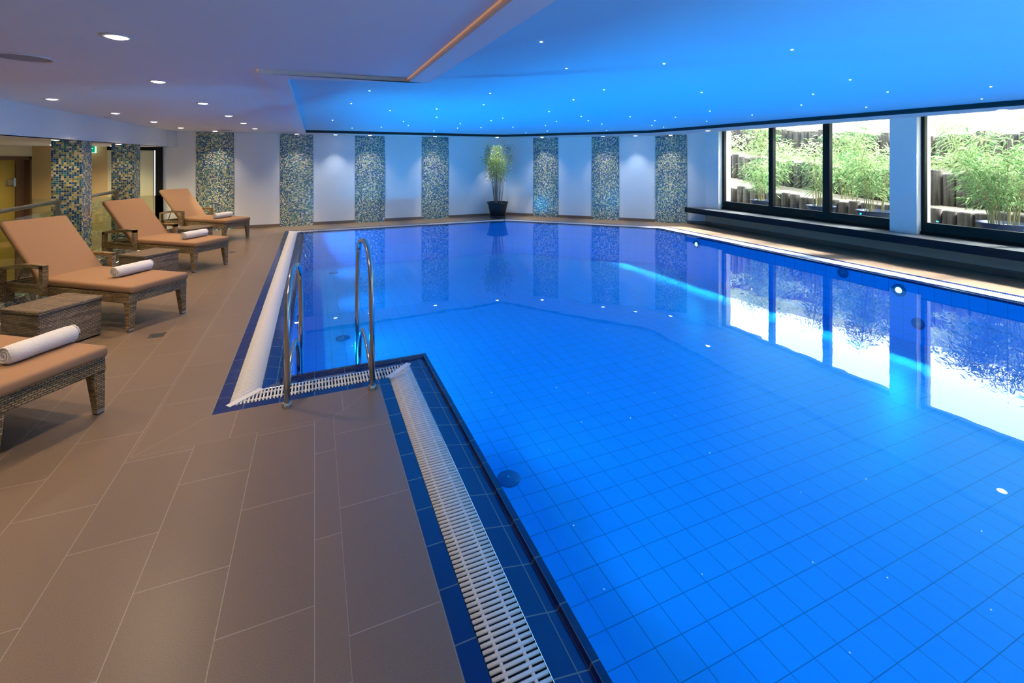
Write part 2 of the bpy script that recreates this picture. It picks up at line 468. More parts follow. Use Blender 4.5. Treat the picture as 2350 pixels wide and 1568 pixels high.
def band(mb, A, B, zA, zB, edges=range(7), vscale=None):
    n = len(A)
    for i in edges:
        j = (i + 1) % n
        a0, a1, b0, b1 = Vector(A[i]), Vector(A[j]), Vector(B[i]), Vector(B[j])
        t = (a1 - a0).normalized(); o = a0 if i in (1, 3, 6) else Vector(V[i])
        off = o.dot(t)
        nr = Vector((t.y, -t.x))
        def uv(p, z): return ((Vector(p) - Vector(V[i])).dot(t), (Vector(p) - Vector(A[i])).dot(nr) + (abs(z - zA)))
        pts = [(*A[i], zA), (*A[j], zA), (*B[j], zB), (*B[i], zB)]
        us = [uv(A[i], zA), uv(A[j], zA), uv(B[j], zB), uv(B[i], zB)]
        nz = (Vector(pts[1]) - Vector(pts[0])).cross(Vector(pts[2]) - Vector(pts[0]))
        if nz.z < 0 or (abs(nz.z) < 1e-9 and nz.xy.dot(nr) < 0):
            pts.reverse(); us.reverse()
        mb.face(pts, us)

WA0, WA1, WB1 = (-3.52, 14.25), (5.85, 14.25), (10.25, 10.02)   # far wall and diagonal wall
# floor
mb = MB()
mb.poly([[(-3.3, -3), (10.25, -3), (10.25, 10.02), (5.85, 14.25), (-3.52, 14.25), (-3.52, 12.0), (-3.3, 12.0)], P_ring], 0.0)
struct(mb, 'floor', M['floor'])
mb = MB(); band(mb, P_ring, P_out, 0.0, 0.0, edges=range(6))
struct(mb, 'floor_poolside', M['ring'])
# mitre joints in the poolside ring
for k, i in enumerate((1, 2, 3)):
    a, b = Vector(P_ring[i]), Vector(P_out[i]); t = (b - a).normalized(); nr = Vector((t.y, -t.x)) * 0.0025
    mb = MB(); mb.face([(*(a - nr), 0.0006), (*(a + nr), 0.0006), (*(b + nr), 0.0006), (*(b - nr), 0.0006)])
    struct(mb, 'trim_%d' % (k + 1), M['grout'])
# slab edge under the border and gutter
mb = MB(); band(mb, P_out, P_gr0, 0.0, 0.0, edges=range(6))
o = mb.build('border_tiles', M['blue']); o['kind'] = 'structure'
mb = MB()
band(mb, P_gr0, P_gr0, 0.0, -0.10, edges=range(6)); band(mb, P_gr0, P_gr1, -0.10, -0.10, edges=range(6)); band(mb, P_gr1, P_gr1, -0.10, -0.006, edges=range(6))
o = mb.build('gutter_channel', M['channel']); o['kind'] = 'structure'
mb = MB()
band(mb, P_gr1, P_lip0, -0.004, -0.034, edges=range(6))
o = mb.build('gutter_tiles', M['blue']); o['kind'] = 'structure'
mb = MB()
P_lm = offset_poly([0.465, 0.465, 0.43, 0.378, 0.378, 0.388, 0.465])
band(mb, P_lip0, P_lm, -0.034, -0.012, edges=range(6)); band(mb, P_lm, P_lip1, -0.012, -0.014, edges=range(6)); band(mb, P_lip1, P_wat, -0.014, -0.05, edges=range(6))
o = mb.build('pool_lip', M['lip']); o['kind'] = 'structure'
mb = MB(); band(mb, P_wat, P_wat, -0.05, DEPTH)
struct(mb, 'wall_pool', M['poolwall'])
mb = MB(); mb.poly([P_wat], DEPTH)
struct(mb, 'floor_pool', M['poolfloor'])
mb = MB(); mb.poly([offset_poly([0.485, 0.485, 0.45, 0.383, 0.383, 0.393, 0.51])], WL + 0.012)
o = mb.build('pool_water', M['water']); tag(o, 'clear blue pool water filling the angular tiled basin', 'water', kind='stuff')

# overflow gratings: one per side, rods across the gutter
GL = {0: 'white slatted overflow grating along the deck beside the camera', 1: 'short white slatted overflow grating under the steel ladder rails',
      2: 'long white slatted overflow grating on the lounger side of the pool', 3: 'white overflow grating along the far mosaic wall',
      4: 'white overflow grating along the slanted wall right of the potted bamboo', 5: 'sunlit white overflow grating along the window side of the pool'}
for i in range(6):
    j = (i + 1) % 7
    a0, a1, b0, b1 = Vector(P_gr0[i]), Vector(P_gr0[j]), Vector(P_gr1[i]), Vector(P_gr1[j])
    t = (a1 - a0).normalized(); nr = Vector((t.y, -t.x))
    ta0, ta1 = 0.0, (a1 - a0).length
    tb0, tb1 = (b0 - a0).dot(t), (b1 - a0).dot(t)
    wd = (b0 - a0).dot(nr)
    g = MB(); pitch = 0.0255 if i != 2 else 0.0255
    lo, hi = min(ta0, tb0), max(ta1, tb1)
    k = 0; s_ = lo + pitch
    r = 0.0078
    while s_ < hi:
        # clip the rod to the mitred ends
        w0, w1 = 0.004, wd - 0.004
        def edge(tx0, tx1):   # where the mitre line crosses this station (fraction of width)
            return (s_ - tx0) / (tx1 - tx0) * wd if abs(tx1 - tx0) > 1e-6 else None
        e0, e1 = edge(ta0, tb0), edge(ta1, tb1)
        if s_ < max(ta0, tb0):
            if tb0 > ta0: w1 = min(w1, e0 - 0.02)
            else: w0 = max(w0, e0 + 0.02)
        if s_ > min(ta1, tb1):
            if tb1 < ta1: w1 = min(w1, e1 - 0.02)
            else: w0 = max(w0, e1 + 0.02)
        if w1 - w0 > 0.012:
            p = a0 + t * s_
            p0, p1 = p + nr * w0, p + nr * w1
            g.tube([(p0.x, p0.y, -0.006), (p1.x, p1.y, -0.006)], r, 6)
        s_ += pitch
    if i in (0, 1, 2):
        for fw in (0.27, 0.73):
            q0 = a0 + nr * wd * fw + t * ((tb0 - ta0) * fw); q1 = a0 + nr * wd * fw + t * (ta1 + (tb1 - ta1) * fw)
            g.tube([(q0.x, q0.y, -0.010), (q1.x, q1.y, -0.010)], 0.008, 6)
    gr = g.build('overflow_grating', M['grate'], smooth=True)
    tag(gr, GL[i], 'grating', 'overflow gratings around the pool')
for i, lb in ((1, 'white mitre plate joining gratings at the deck corner by the right ladder rail'), (2, 'white mitre plate joining gratings at the left ladder corner'), (3, 'white mitre plate at the far left pool corner')):
    a, b = Vector(P_gr0[i]), Vector(P_gr1[i]); t = (b - a).normalized(); nr = Vector((t.y, -t.x)) * 0.026
    g = MB(); P4 = [a - nr, a + nr, b + nr, b - nr]
    n0 = len(g.v)
    for zz in (-0.012, 0.003): g.v += [(p.x, p.y, zz) for p in P4]
    for q in ((3, 2, 1, 0), (4, 5, 6, 7), (0, 1, 5, 4), (1, 2, 6, 5), (2, 3, 7, 6), (3, 0, 4, 7)): g.f.append(q); g.uv.append(None)
    tag(g.build('mitre_plate', M['grate']), lb, 'grating plate', 'overflow gratings around the pool')

# ------------------------------------------------------------------ walls
ZH, ZL, ZR = 2.58, 2.545, 2.615
def wall_between(a, b, z0, z1, th, name, mat):
    a, b = Vector(a), Vector(b); t = (b - a).normalized(); nr = Vector((-t.y, t.x))   # outward, away from the room
    m = Matrix(((t.x, nr.x, 0, a.x), (t.y, nr.y, 0, a.y), (0, 0, 1, 0), (0, 0, 0, 1)))
    mb = MB(); mb.box(0, (b - a).length, 0, th, z0, z1, m)
    return struct(mb, name, mat)
wall_between(WA0, WA1, 0, 2.95, 0.2, 'wall_far', M['white'])
wall_between(WA1, WB1, 0, 2.95, 0.2, 'wall_slanted', M['white'])
XW, XG = 10.25, 10.43
mb = MB()
mb.box(XW, XW + 0.45, -3, 10.02, -0.3, 0.44)                    # parapet under the bench
mb.box(XW, XW + 0.45, 9.56, 10.2, 0.44, 2.95)                   # far jamb
mb.box(XW, XW + 0.45, 4.98, 5.42, 0.44, 2.95)                   # pier
mb.box(XW, XW + 0.45, -3, 0.4, 0.44, 2.95)
mb.box(XW, XW + 0.45, -3, 10.2, 2.74, 2.95)                     # head
struct(mb, 'wall_window_side', M['white'])
mb = MB(); mb.box(-8, 10.7, -3.2, -3.0, -2, 2.95)
struct(mb, 'wall_behind_camera', M['white'])

# mosaic panels and skirting on far and slanted walls
def on_wall(px, a, b):
    x, y, t = hit(px, a, b); return (Vector((x, y)) - Vector(a)).dot((Vector(b) - Vector(a)).normalized())
def wall_frame(a, b):
    a, b = Vector(a), Vector(b); t = (b - a).normalized(); nr = Vector((t.y, -t.x))   # into the room
    return Matrix(((t.x, nr.x, 0, a.x), (t.y, nr.y, 0, a.y), (0, 0, 1, 0), (0, 0, 0, 1)))
pan_far = [(450.5, 537, 'mosaic strip behind the farthest lounger'), (643, 718.5, 'mosaic strip, second from the left on the far wall'),
           (815, 883, 'mosaic strip seen above the right ladder rail'), (968, 1029, 'mosaic strip on the far wall nearest the indoor bamboo')]
pan_dia = [(1224, 1281, 'mosaic strip on the slanted wall nearest the indoor bamboo'), (1358, 1421, 'middle mosaic strip on the slanted wall'),
           (1504, 1576.5, 'mosaic strip on the slanted wall nearest the windows')]
def panels(a, b, pans, sknames):
    m = wall_frame(a, b); u = []
    for p0, p1, lb in pans:
        u0, u1 = on_wall(p0, a, b), on_wall(p1, a, b); u.append((u0, u1))
        mb = MB(); w_, h_ = u1 - u0, 2.56
        mb.box(u0, u1, 0.001, 0.018, 0.0, h_, m)
        for k in range(len(mb.f)):
            pts = [m.inverted() @ Vector(mb.v[i]) for i in mb.f[k]]
            mb.uv[k] = [(p.x + p.y, p.z) for p in pts] if abs(pts[0].z - pts[2].z) > 0.01 else [(p.x, p.y) for p in pts]
        tag(mb.build('mosaic_pilaster', M['mosaic']), 'blue green and cream ' + lb, 'mosaic panel', 'glass mosaic strips on the far walls')
    Ltot = (Vector(b) - Vector(a)).length
    cuts = [0.0] + [x for p in u for x in p] + [Ltot]
    mb = MB()
    for k in range(0, len(cuts), 2):
        if cuts[k + 1] > cuts[k]: mb.box(cuts[k], cuts[k + 1], 0.0, 0.012, 0.0, 0.085, m)
    struct(mb, sknames, M['skirt'])
    return u
uf = panels(WA0, WA1, pan_far, 'baseboard_far')
ud = panels(WA1, WB1, pan_dia, 'baseboard_slanted')
mb = MB(); mb.box(XW - 0.012, XW - 0.0005, -3, 10.02, 0, 0.10)
struct(mb, 'baseboard_window_side', M['skirt'])

# bench along the windows
be = empty('window_bench', (9.8, 0, 0)); tag(be, 'long dark slatted bench running under the windows', 'bench')
mb = MB(); mb.face([(0, -3, 0.48), (0.63, -3, 0.48), (0.63, 10.0, 0.48), (0.45, 10.02, 0.48), (0.0, 10.36, 0.48)], [(-3, 0), (-3, 0.63), (10, 0.63), (10.02, 0.45), (10.36, 0)])
mb.build('seat_slats', M['bench'], be)
mb = MB(); mb.box(0, 0.03, -3, 10.36, 0.335, 0.4795); mb.box(0.03, 0.44, -3, 10.0, 0.335, 0.345)
mb.build('front_board', M['benchside'], be)

# windows
def window(name, y0, y1, mull, zt=2.74):
    fr = MB(); f = 0.055; xg = XG
    fr.box(xg - 0.04, xg + 0.05, y0, y1, 0.44, 0.70)                       # deep bottom rail
    fr.box(xg - 0.065, xg - 0.04, y0, y1, 0.44, 0.53)
    fr.box(xg - 0.04, xg + 0.05, y0, y1, zt - 0.05, zt)
    fr.box(xg - 0.04, xg + 0.05, y0, y0 + f, 0.70, zt - 0.05)
    fr.box(xg - 0.04, xg + 0.05, y1 - f, y1, 0.70, zt - 0.05)
    for m_, w_ in mull:
        fr.box(xg - 0.05, xg + 0.05, m_ - w_ / 2, m_ + w_ / 2, 0.70, zt - 0.05)
    root = fr.build(name, M['frame']); root['kind'] = 'structure'
    ys = [y0 + f] + [m_ for m_, w_ in mull] + [y1 - f]
    ws = [0] + [w_ / 2 for m_, w_ in mull] + [0]
    for k in range(len(ys) - 1):
        g = MB(); a_, b_ = ys[k] + ws[k], ys[k + 1] - ws[k + 1]
        g.face([(xg, a_, 0.70), (xg, b_, 0.70), (xg, b_, zt - 0.05), (xg, a_, zt - 0.05)])
        g.build('pane', M['glass'], root)
window('window_1', 5.42, 9.56, [(8.07, 0.12), (6.72, 0.15)])
window('window_2', 0.4, 4.98, [(3.55, 0.12), (2.0, 0.12)])

# ------------------------------------------------------------------ ceiling
Fr = [(0.745, -3.0), (0.745, 4.03), (-0.40, 4.03), (-0.40, 14.25)]
Rec = [(0.91, -2.2), (0.91, 3.98), (-0.21, 4.24), (-0.21, 13.10), (5.36, 13.42), (8.07, 9.82), (7.98, -2.2)]
Edge = [(8.55, -3.0), (8.62, 3.0), (9.05, 6.5), (9.3, 11.0)]
mb = MB(); mb.poly([[(-3.35, -3), (0.745, -3.0), (0.745, 4.03), (-0.40, 4.03), (-0.40, 14.25), (-3.35, 14.25)]], ZH, True)
struct(mb, 'ceiling', M['ceil'])
mb = MB()
mb.poly([Fr + [(5.85, 14.25), (9.35, 10.885), (9.05, 6.5), (8.62, 3.0), (8.55, -3.0)], Rec], ZL, True)
for k in range(3):
    a, b = Fr[k], Fr[k + 1]
    mb.face([(*a, ZL), (*b, ZL), (*b, ZH), (*a, ZH)])
struct(mb, 'ceiling_border', M['ceil'])
mb = MB(); mb.poly([Rec], ZR, True)
struct(mb, 'ceiling_star_panel', M['ceilblue'])
mb = MB()
for k in (0, 1, 2):
    a, b = Rec[k], Rec[k + 1]
    mb.face([(*b, ZL), (*a, ZL), (*a, ZR), (*b, ZR)])
struct(mb, 'ceiling_reveal', M['ceil'])
mb = MB()
for k in (3, 4, 5, 6):
    a, b = Rec[k], Rec[(k + 1) % 7]
    mb.face([(*b, ZL), (*a, ZL), (*a, ZR), (*b, ZR)])
struct(mb, 'trim_4', M['black'])
mb = MB()
E2 = [(8.55, -3.0), (8.62, 3.0), (9.05, 6.5), (9.35, 10.885)]
for k in range(3):
    a, b = E2[k], E2[k + 1]; mb.face([(*a, ZL), (*b, ZL), (*b, 2.8), (*a, 2.8)])
mb.poly([E2 + [(10.25, 10.02), (10.25, -3)]], 2.8, True)
struct(mb, 'ceiling_window_pocket', M['ceil'])
# roof above everything so no daylight leaks in
mb = MB(); mb.box(-8.2, 10.9, -3.2, 14.6, 2.95, 3.2)
struct(mb, 'roof', M['facade'])

# ------------------------------------------------------------------ left side: fascia, low room, pillars, rails
ZS = 2.17
mb = MB(); mb.box(-3.50, -3.352, -3, 13.9, ZS, 2.95)
struct(mb, 'beam_fascia', M['white'])
mb = MB(); mb.box(-3.50, -3.24, 13.9, 14.245, ZS, ZH - 0.002)
struct(mb, 'beam_end', M['white'])
mb = MB(); mb.poly([[(-8, -3), (-3.35, -3), (-3.35, 14.3), (-8, 14.3)]], ZS, True)
struct(mb, 'ceiling_low_room', M['ceil'])
mb = MB(); mb.box(-8, -4.62, 14.2, 14.4, 0.95, ZS + 0.3)
struct(mb, 'wall_low_room_far', M['beige'])
mb = MB(); mb.box(-8, -3.52, 14.16, 14.4, -1.6, 0.95); 
struct(mb, 'wall_low_room_cladding', M['travertine'])
mb = MB(); mb.box(-6.2, -6.0, -3, 12.3, -1.6, ZS + 0.2); mb.box(-6.2, -6.0, 12.3, 14.2, 1.93, ZS + 0.2); mb.box(-6.2, -6.0, 14.14, 14.2, -1.6, 1.93)
struct(mb, 'wall_low_room_left', M['cream'])
mb = MB(); mb.box(-8, -3.75, -3, 14.3, -1.7, -1.6)
struct(mb, 'floor_low_room', M['travertine'])
mb = MB(); mb.box(-3.78, -3.70, -3, 14.2, -1.6, 0.0)
struct(mb, 'wall_stairwell', M['cream'])
# brown framed door in the low room's left wall
d1 = empty('door_1', (-6.0, 13.2, -0.2)); d1['kind'] = 'structure'
mb = MB(); mb.box(-0.08, 0.02, 0.86, 0.94, -1.4, 2.13); mb.box(-0.08, 0.02, -0.9, 0.94, 2.05, 2.13)
mb.build('door_frame', M['doorbrown'], d1)
mb = MB(); mb.box(-0.14, -0.10, -0.9, 0.55, -1.4, 2.05)
mb.build('door_leaf', M['doorglass'], d1)
mb = MB(); mb.box(-0.14, -0.075, 0.55, 0.86, -1.4, 2.05)
mb.build('side_panel', M['doorbrown'], d1)
mb = MB(); mb.box(-0.099, -0.07, 0.22, 0.44, 1.50, 1.62); mb.tube([(-0.06, 0.44, 1.47), (-0.06, 0.44, 1.65)], 0.028, 12)
mb.build('hinge', M['satin'], d1)
# frosted glass door in the far wall
d2 = empty('door_2', (-4.62, 14.2, 0)); d2['kind'] = 'structure'
mb = MB(); mb.box(0, 1.10, -0.04, 0.05, 2.08, ZS); mb.box(0.955, 1.10, -0.04, 0.05, 0, 2.08)
mb.build('door_frame', M['frame'], d2)
mb = MB(); mb.box(0.0, 0.93, 0.0, 0.02, 0.0, 2.08); mb.build('frosted_leaf', M['frost'], d2)
mb = MB(); mb.tube([(0.925, -0.035, 0.02), (0.925, -0.035, 2.06)], 0.010, 12); mb.build('handle_bar', M['foot'], d2)

# mosaic ledge and pillars
mb = MB(); mb.box(-3.72, -3.30, -3, 12.0, 0.0, 0.20)
o = mb.build('mosaic_ledge', M['mosaicbig'], bevel=0.02); tag(o, 'low green and blue mosaic kerb under the glass railing', 'kerb')
for y0, lb in ((9.31, 'square mosaic pillar behind the second nearest lounger'), (11.60, 'square mosaic pillar behind the third lounger, beside the frosted door'), (7.02 - 0.02, '')):
    if not lb: continue
    mb = MB(); mb.box(-3.715, -3.352, y0, y0 + 0.36, 0.2, ZS)
    tag(mb.build('mosaic_pillar', M['mosaicbig']), lb, 'pillar', 'mosaic pillars along the railing')
def railing(y0, y1, lb):
    e = empty('glass_railing', (-3.60, y0, 0.2)); Ln = y1 - y0
    tag(e, lb, 'railing', 'glass railings')
    mb = MB(); mb.tube([(0, 0, 1.03), (0, Ln, 1.03)], 0.028, 14); mb.build('handrail', M['satin'], e, smooth=True)
    for yy in ((Ln - 0.05,) if y0 > 9 else (0.6, 2.9, Ln - 0.05)):
        mb = MB(); mb.box(-0.022, 0.022, yy - 0.022, yy + 0.022, 0, 1.01); mb.build('post', M['satin'], e)
    mb = MB(); mb.box(-0.005, 0.005, 0.04, Ln - 0.12, 0.06, 0.91); mb.build('glass_panel', M['railglass'], e)
railing(2.0, 9.27, 'steel handrail with glass panel behind the second lounger, left of the near pillar')
railing(9.69, 11.57, 'short steel handrail with glass panel between the two mosaic pillars')

# exit sign
x_, y_, t_ = hit(210, (-6, 14.1), (0, 14.1))
es = empty('exit_sign', (x_, 14.1, 1.9 + 0.0)); tag(es, 'green lit emergency exit sign partly hidden by the near mosaic pillar', 'sign')
z0, z1 = -(351 - 362) / FPX * t_ , -(334 - 362) / FPX * t_
mb = MB(); mb.box(-0.42, 0.085, -0.03, 0.03, z0, z1); mb.build('sign_box', M['signwhite'], es)
mb = MB(); mb.box(-0.41, 0.072, -0.034, -0.031, z0 + 0.012, z1 - 0.012); mb.build('green_face', M['signgreen'], es)
mb = MB()
def blob(cx, cz, w_, h_, ang=0):
    m = Matrix.Translation((cx, -0.036, cz)) @ Matrix.Rotation(ang, 4, 'Y'); mb.box(-w_ / 2, w_ / 2, -0.001, 0.001, -h_ / 2, h_ / 2, m)
zc = (z0 + z1) / 2
blob(-0.02, zc + 0.06, 0.03, 0.03); blob(-0.03, zc + 0.01, 0.035, 0.07, 0.3); blob(-0.05, zc - 0.045, 0.02, 0.06, 0.8); blob(0.0, zc - 0.045, 0.02, 0.06, -0.5); blob(0.015, zc + 0.02, 0.05, 0.015, 0.4)
mb.build('escape_pictogram', M['signwhite'], es)
mb = MB(); blob(-0.28, zc, 0.14, 0.03); blob(-0.34, zc, 0.05, 0.05, 0.78)
mb.build('arrow', M['signwhite'], es)

# ------------------------------------------------------------------ lamps
def light(kind, loc, parent, energy, color, rot=(0, 0, 0), **kw):
    ld = bpy.data.lights.new('lamp light', kind); ld.energy = energy; ld.color = color
    for k, v in kw.items(): setattr(ld, k, v)
    o = bpy.data.objects.new('lamp_light', ld); o.location = loc; o.rotation_euler = rot; C.objects.link(o)
    if parent: o.parent = parent
    return o
def downlight_mesh(r=0.055, mat='lamp'):
    e = empty('recessed_downlight', (0, 0, 0))
    mb = MB(); mb.lathe([(r * 1.35, 0.0), (r * 1.32, -0.006), (r * 0.95, -0.007), (r * 0.9, -0.001)], 24); mb.build('rim', M['rim'], e, smooth=True)
    mb = MB(); mb.lathe([(r * 0.92, -0.0065), (r * 0.6, -0.013), (0.0, -0.016)], 24); mb.build('lens', M[mat], e)
    return e
WARM = (1.0, 0.72, 0.42); NEUT = (1.0, 0.86, 0.66)
proto = downlight_mesh(); first = [True]
def downlight(x, y, z, lb, group, power, color, spot=125, blend=0.9, rot=(0, 0, 0)):
    if first[0]: e = proto; first[0] = False
    else: e = copy_tree_nolight(proto)
    e.location = (x, y, z)
    tag(e, lb, 'ceiling light', group)
    if group == 'ceiling spotlights over the mosaic strips' and color == NEUT:
        light('SPOT', (0, 0, -0.03), e, power * 2.6, (1.0, 0.84, 0.58), rot, spot_size=R(40), spot_blend=0.7, shadow_soft_size=0.03)
    light('SPOT', (0, 0, -0.03), e, power, color, rot, spot_size=R(spot), spot_blend=blend, shadow_soft_size=0.04)
    return e
def copy_tree_nolight(o, parent=None):
    c = o.copy(); C.objects.link(c)
    if parent: c.parent = parent
    for ch in [x for x in bpy.data.objects if x.parent == o and x.type == 'MESH']:
        copy_tree_nolight(ch, c)
    return c
ords = ['nearest', 'second', 'third', 'fourth', 'fifth', 'sixth', 'seventh']
for k, y in enumerate((3.26, 5.03, 6.84, 8.71, 10.42, 12.3)):
    downlight(-1.28 if k else -1.02, y, ZH, 'round recessed spotlight over the deck, %s in the row closer to the pool' % ords[k], 'ceiling spotlights over the lounger deck', DOWN_W, WARM)
for k, y in enumerate((5.1, 7.01, 8.87, 10.7, 12.62)):
    downlight(-2.79, y, ZH, ('round recessed spotlight over the loungers, %s in the row beside the beam' % ords[max(0, k - 1)]) if k else 'round recessed spotlight over the nearest lounger beside the beam', 'ceiling spotlights over the lounger deck', DOWN_W * 0.9, WARM)
for x, y in ((-1.28, 1.45), (-1.28, -0.4), (-2.79, 3.2), (-2.79, 1.3), (-2.79, -0.6), (-1.28, -2.2)):  # rows carried on out of view, added to light the near deck
    downlight(x, y, ZH, 'round recessed spotlight over the deck beside or behind the camera, outside the picture', 'ceiling spotlights behind the camera', DOWN_W * (0.38 if x > -2 else 0.6), WARM)
# wall washers in front of the mosaic strips
def washer(px, py, lb, z=ZL, power=WASH_W, spot=80, tx=0, ty=0):
    x, y = gp(px, py, z)
    return x, y
wx = []
for (p0, p1, _), k in zip(pan_far, range(4)):
    x, y, t = hit((p0 + p1) / 2, (WA0[0], 13.84), (WA1[0], 13.84)); wx.append((x, 13.84, ZH if k == 0 else ZL, 'small recessed spotlight above the %s mosaic strip from the left on the far wall' % ords[k].replace('nearest', 'first')))
tt = (Vector(WB1) - Vector(WA1)).normalized(); nn = Vector((tt.y, -tt.x))
for (p0, p1, _), k in zip(pan_dia, range(3)):
    u = (on_wall(p0, WA1, WB1) + on_wall(p1, WA1, WB1)) / 2; p = Vector(WA1) + tt * u + nn * 0.40
    wx.append((p.x, p.y, ZL, 'small recessed spotlight above the %s mosaic strip on the slanted wall' % ('first', 'middle', 'last')[k]))
for x, y, z, lb in wx:
    downlight(x, y, z, lb, 'ceiling spotlights over the mosaic strips', WASH_W * 1.3, NEUT, 92, 1.0)
downlight(5.28, 13.62, ZL, 'small recessed spotlight over the indoor bamboo in the corner', 'ceiling spotlights over the mosaic strips', WASH_W * 4.0, (1, 0.95, 0.75), 70, 0.7)
downlight(8.57, 8.31, ZL, 'small recessed spotlight in the ceiling border before the far window', 'ceiling spotlights by the windows', WASH_W * 0.6, NEUT, 80)
downlight(8.45, 3.15, ZL, 'small recessed spotlight in the ceiling border above the near window', 'ceiling spotlights by the windows', WASH_W * 0.6, NEUT, 80)
# two wash spots between strips (cold white patches on plaster)
for px, lb in ((770, 'small recessed spotlight washing the plaster between second and third far strips'),):
    x, y, t = hit(px, (WA0[0], 13.84), (WA1[0], 13.84)); downlight(x, 13.84, ZL, lb, 'ceiling spotlights over the mosaic strips', WASH_W * 1.2, (0.8, 0.9, 1), 84, 1.0)
p = Vector(WA1) + tt * ((on_wall(1421, WA1, WB1) + on_wall(1504, WA1, WB1)) / 2) + nn * 0.4
downlight(p.x, p.y, ZL, 'small recessed spotlight washing the plaster between the two right mosaic strips', 'ceiling spotlights over the mosaic strips', WASH_W * 1.2, (0.8, 0.9, 1), 84, 1.0)
for px, y, lb in ((127, 9.2, 'round recessed spotlight in the low soffit in front of the near mosaic pillar'), (272, 11.5, 'round recessed spotlight in the low soffit in front of the far mosaic pillar')):
    x, yy, t = hit(px, (-8, y - 0.16), (0, y - 0.16)); downlight(x, yy, ZS, lb, 'spotlights in the low soffit', 14, WARM, 100)
downlight(-5.0, 12.6, ZS, 'round recessed spotlight deep in the low room near its door', 'spotlights in the low soffit', 120, (1, 0.82, 0.48), 150)
downlight(-5.0, 8.0, ZS, 'round recessed spotlight in the low room hidden behind the beam', 'spotlights in the low soffit', 90, (1, 0.82, 0.48), 150)
downlight(-4.2, 13.2, ZS, 'round recessed spotlight in front of the frosted door', 'spotlights in the low soffit', 75, (1, 0.88, 0.6), 140)  # added lamp, brightens the frosted leaf

# star lights in the blue ceiling
stars = [(1242, 96), (1300, 157), (1524, 146), (1818, 114), (1951, 183), (1386, 206), (1610, 212), (1866, 216), (2037, 211), (2274, 199), (1125, 214), (848, 208.5), (1316, 229), (1839, 241), (1988, 246), (2253, 227), (1110, 240), (806, 237.5), (895, 254), (1002, 250), (1002, 269), (1260, 256), (1446, 268), (1629, 255), (1726, 264), (1154, 271), (1127, 277), (926, 279), (937, 288), (1056, 284), (1050, 294), (875, 292), (763, 276), (1104, 293), (1177, 292), (1334, 267), (1277, 279), (1252, 288), (1381, 284.5), (1503, 277), (1550, 269), (1496, 288), (1523, 292), (808, 294), (996, 301), (1207, 305), (1392, 300), (1350, 277), (1256, 301), (1622, 278)]
st = MB(); st.lathe([(0.009, 0.0), (0.007, -0.003), (0.0, -0.004)], 10)
st0 = st.build('star_light', M['star'])
for k, (px, py) in enumerate(stars):
    o = st0 if k == 0 else st0.copy()
    if k: C.objects.link(o)
    x, y = gp(px, py, ZR); y = min(y, 13.25)
    o.location = (x, y, ZR)
    tag(o, 'tiny white star light point set flush in the blue ceiling', 'star light', 'star lights in the blue ceiling')

# ceiling speaker and vents
x, y = gp(50, 131, ZH)
e = empty('ceiling_speaker', (x, y, ZH)); tag(e, 'large round grey loudspeaker grille in the ceiling at upper left', 'speaker')
mb = MB(); mb.lathe([(0.165, 0.0), (0.163, -0.008), (0.148, -0.009), (0.146, -0.003)], 40); mb.build('rim', M['rim'], e, smooth=True)
mb = MB(); mb.lathe([(0.147, -0.004), (0.0, -0.006)], 40); mb.build('grille', M['speaker'], e)
for px, py, r, lb in ((229, 205.5, 0.055, 'small round ceiling vent between the two spotlight rows, nearest'), (248, 268.5, 0.055, 'small round ceiling vent beside the beam'), (354, 290, 0.06, 'small flat round ceiling vent at the far end of the beam'), (478, 287, 0.06, 'small round ceiling vent near the far spotlights'), (516, 299, 0.16, 'large flat round ceiling grille right in front of the far wall')):
    x, y = gp(px, py, ZH); mb = MB(); mb.lathe([(r, 0.0), (r * 0.97, -0.006), (r * 0.7, -0.008), (0.0, -0.006)], 24)
    tag(mb.build('ceiling_vent', M['rim' if r < 0.1 else 'speaker'], loc=(x, min(y, 13.95), ZH)), lb, 'ceiling vent')

# pool wall lamps: two seen glowing, the unseen others added for even light
BLUE = (0.0, 0.43, 1.0)
PW = [Vector(p) for p in P_wat]
def pool_lamp(x, y, z, nx, ny, lb, lit=True, power=POOL_W, vis=True):
    n = Vector((nx, ny, 0)).normalized()
    e = empty('underwater_lamp', (x, y, z), math.atan2(n.y, n.x))
    tag(e, lb, 'pool lamp', 'underwater lamps in the pool walls')
    mb = MB(); mb.lathe([(0.10, 0.0), (0.095, 0.012), (0.05, 0.014), (0.047, 0.004)], 28, axis='X'); mb.build('ring', M['poolring'], e, smooth=True)
    mb = MB(); mb.lathe([(0.048, 0.005), (0.03, 0.016), (0.0, 0.02)], 28, axis='X'); mb.build('lens', M['poollamp'], e, smooth=True)
    light('AREA', (0.03, 0, 0), e, power, BLUE, (0, R(-112), 0), shape='DISK', size=0.07, spread=R(125))
xr = P_wat[5][0]
for k, y in enumerate((1.2, 4.38, 8.62)):
    pool_lamp(xr - 0.001, y, (-0.3, -0.20, -0.20)[k], -1, 0, ['underwater lamp in the window side wall nearest the camera', 'glowing round underwater lamp below the window pier', 'glowing round underwater lamp in the window side wall at the far end'][k], power=POOL_W * 0.45)
xl = P_wat[2][0]
for k, y in enumerate((5.3, 7.3, 9.6, 12.2)):
    pool_lamp(xl + 0.001, y, -0.45, 1, 0, 'underwater lamp in the lounger side wall, %s from the ladder' % ('first', 'second', 'third', 'farthest')[k])  # no lamp seen on this wall; added to light the pool
pool_lamp(0.45, P_wat[1][1] + 0.001, -0.45, 0, 1, 'underwater lamp under the ladder between the two rails')  # added out of sight to light the basin
xn = P_wat[0][0]
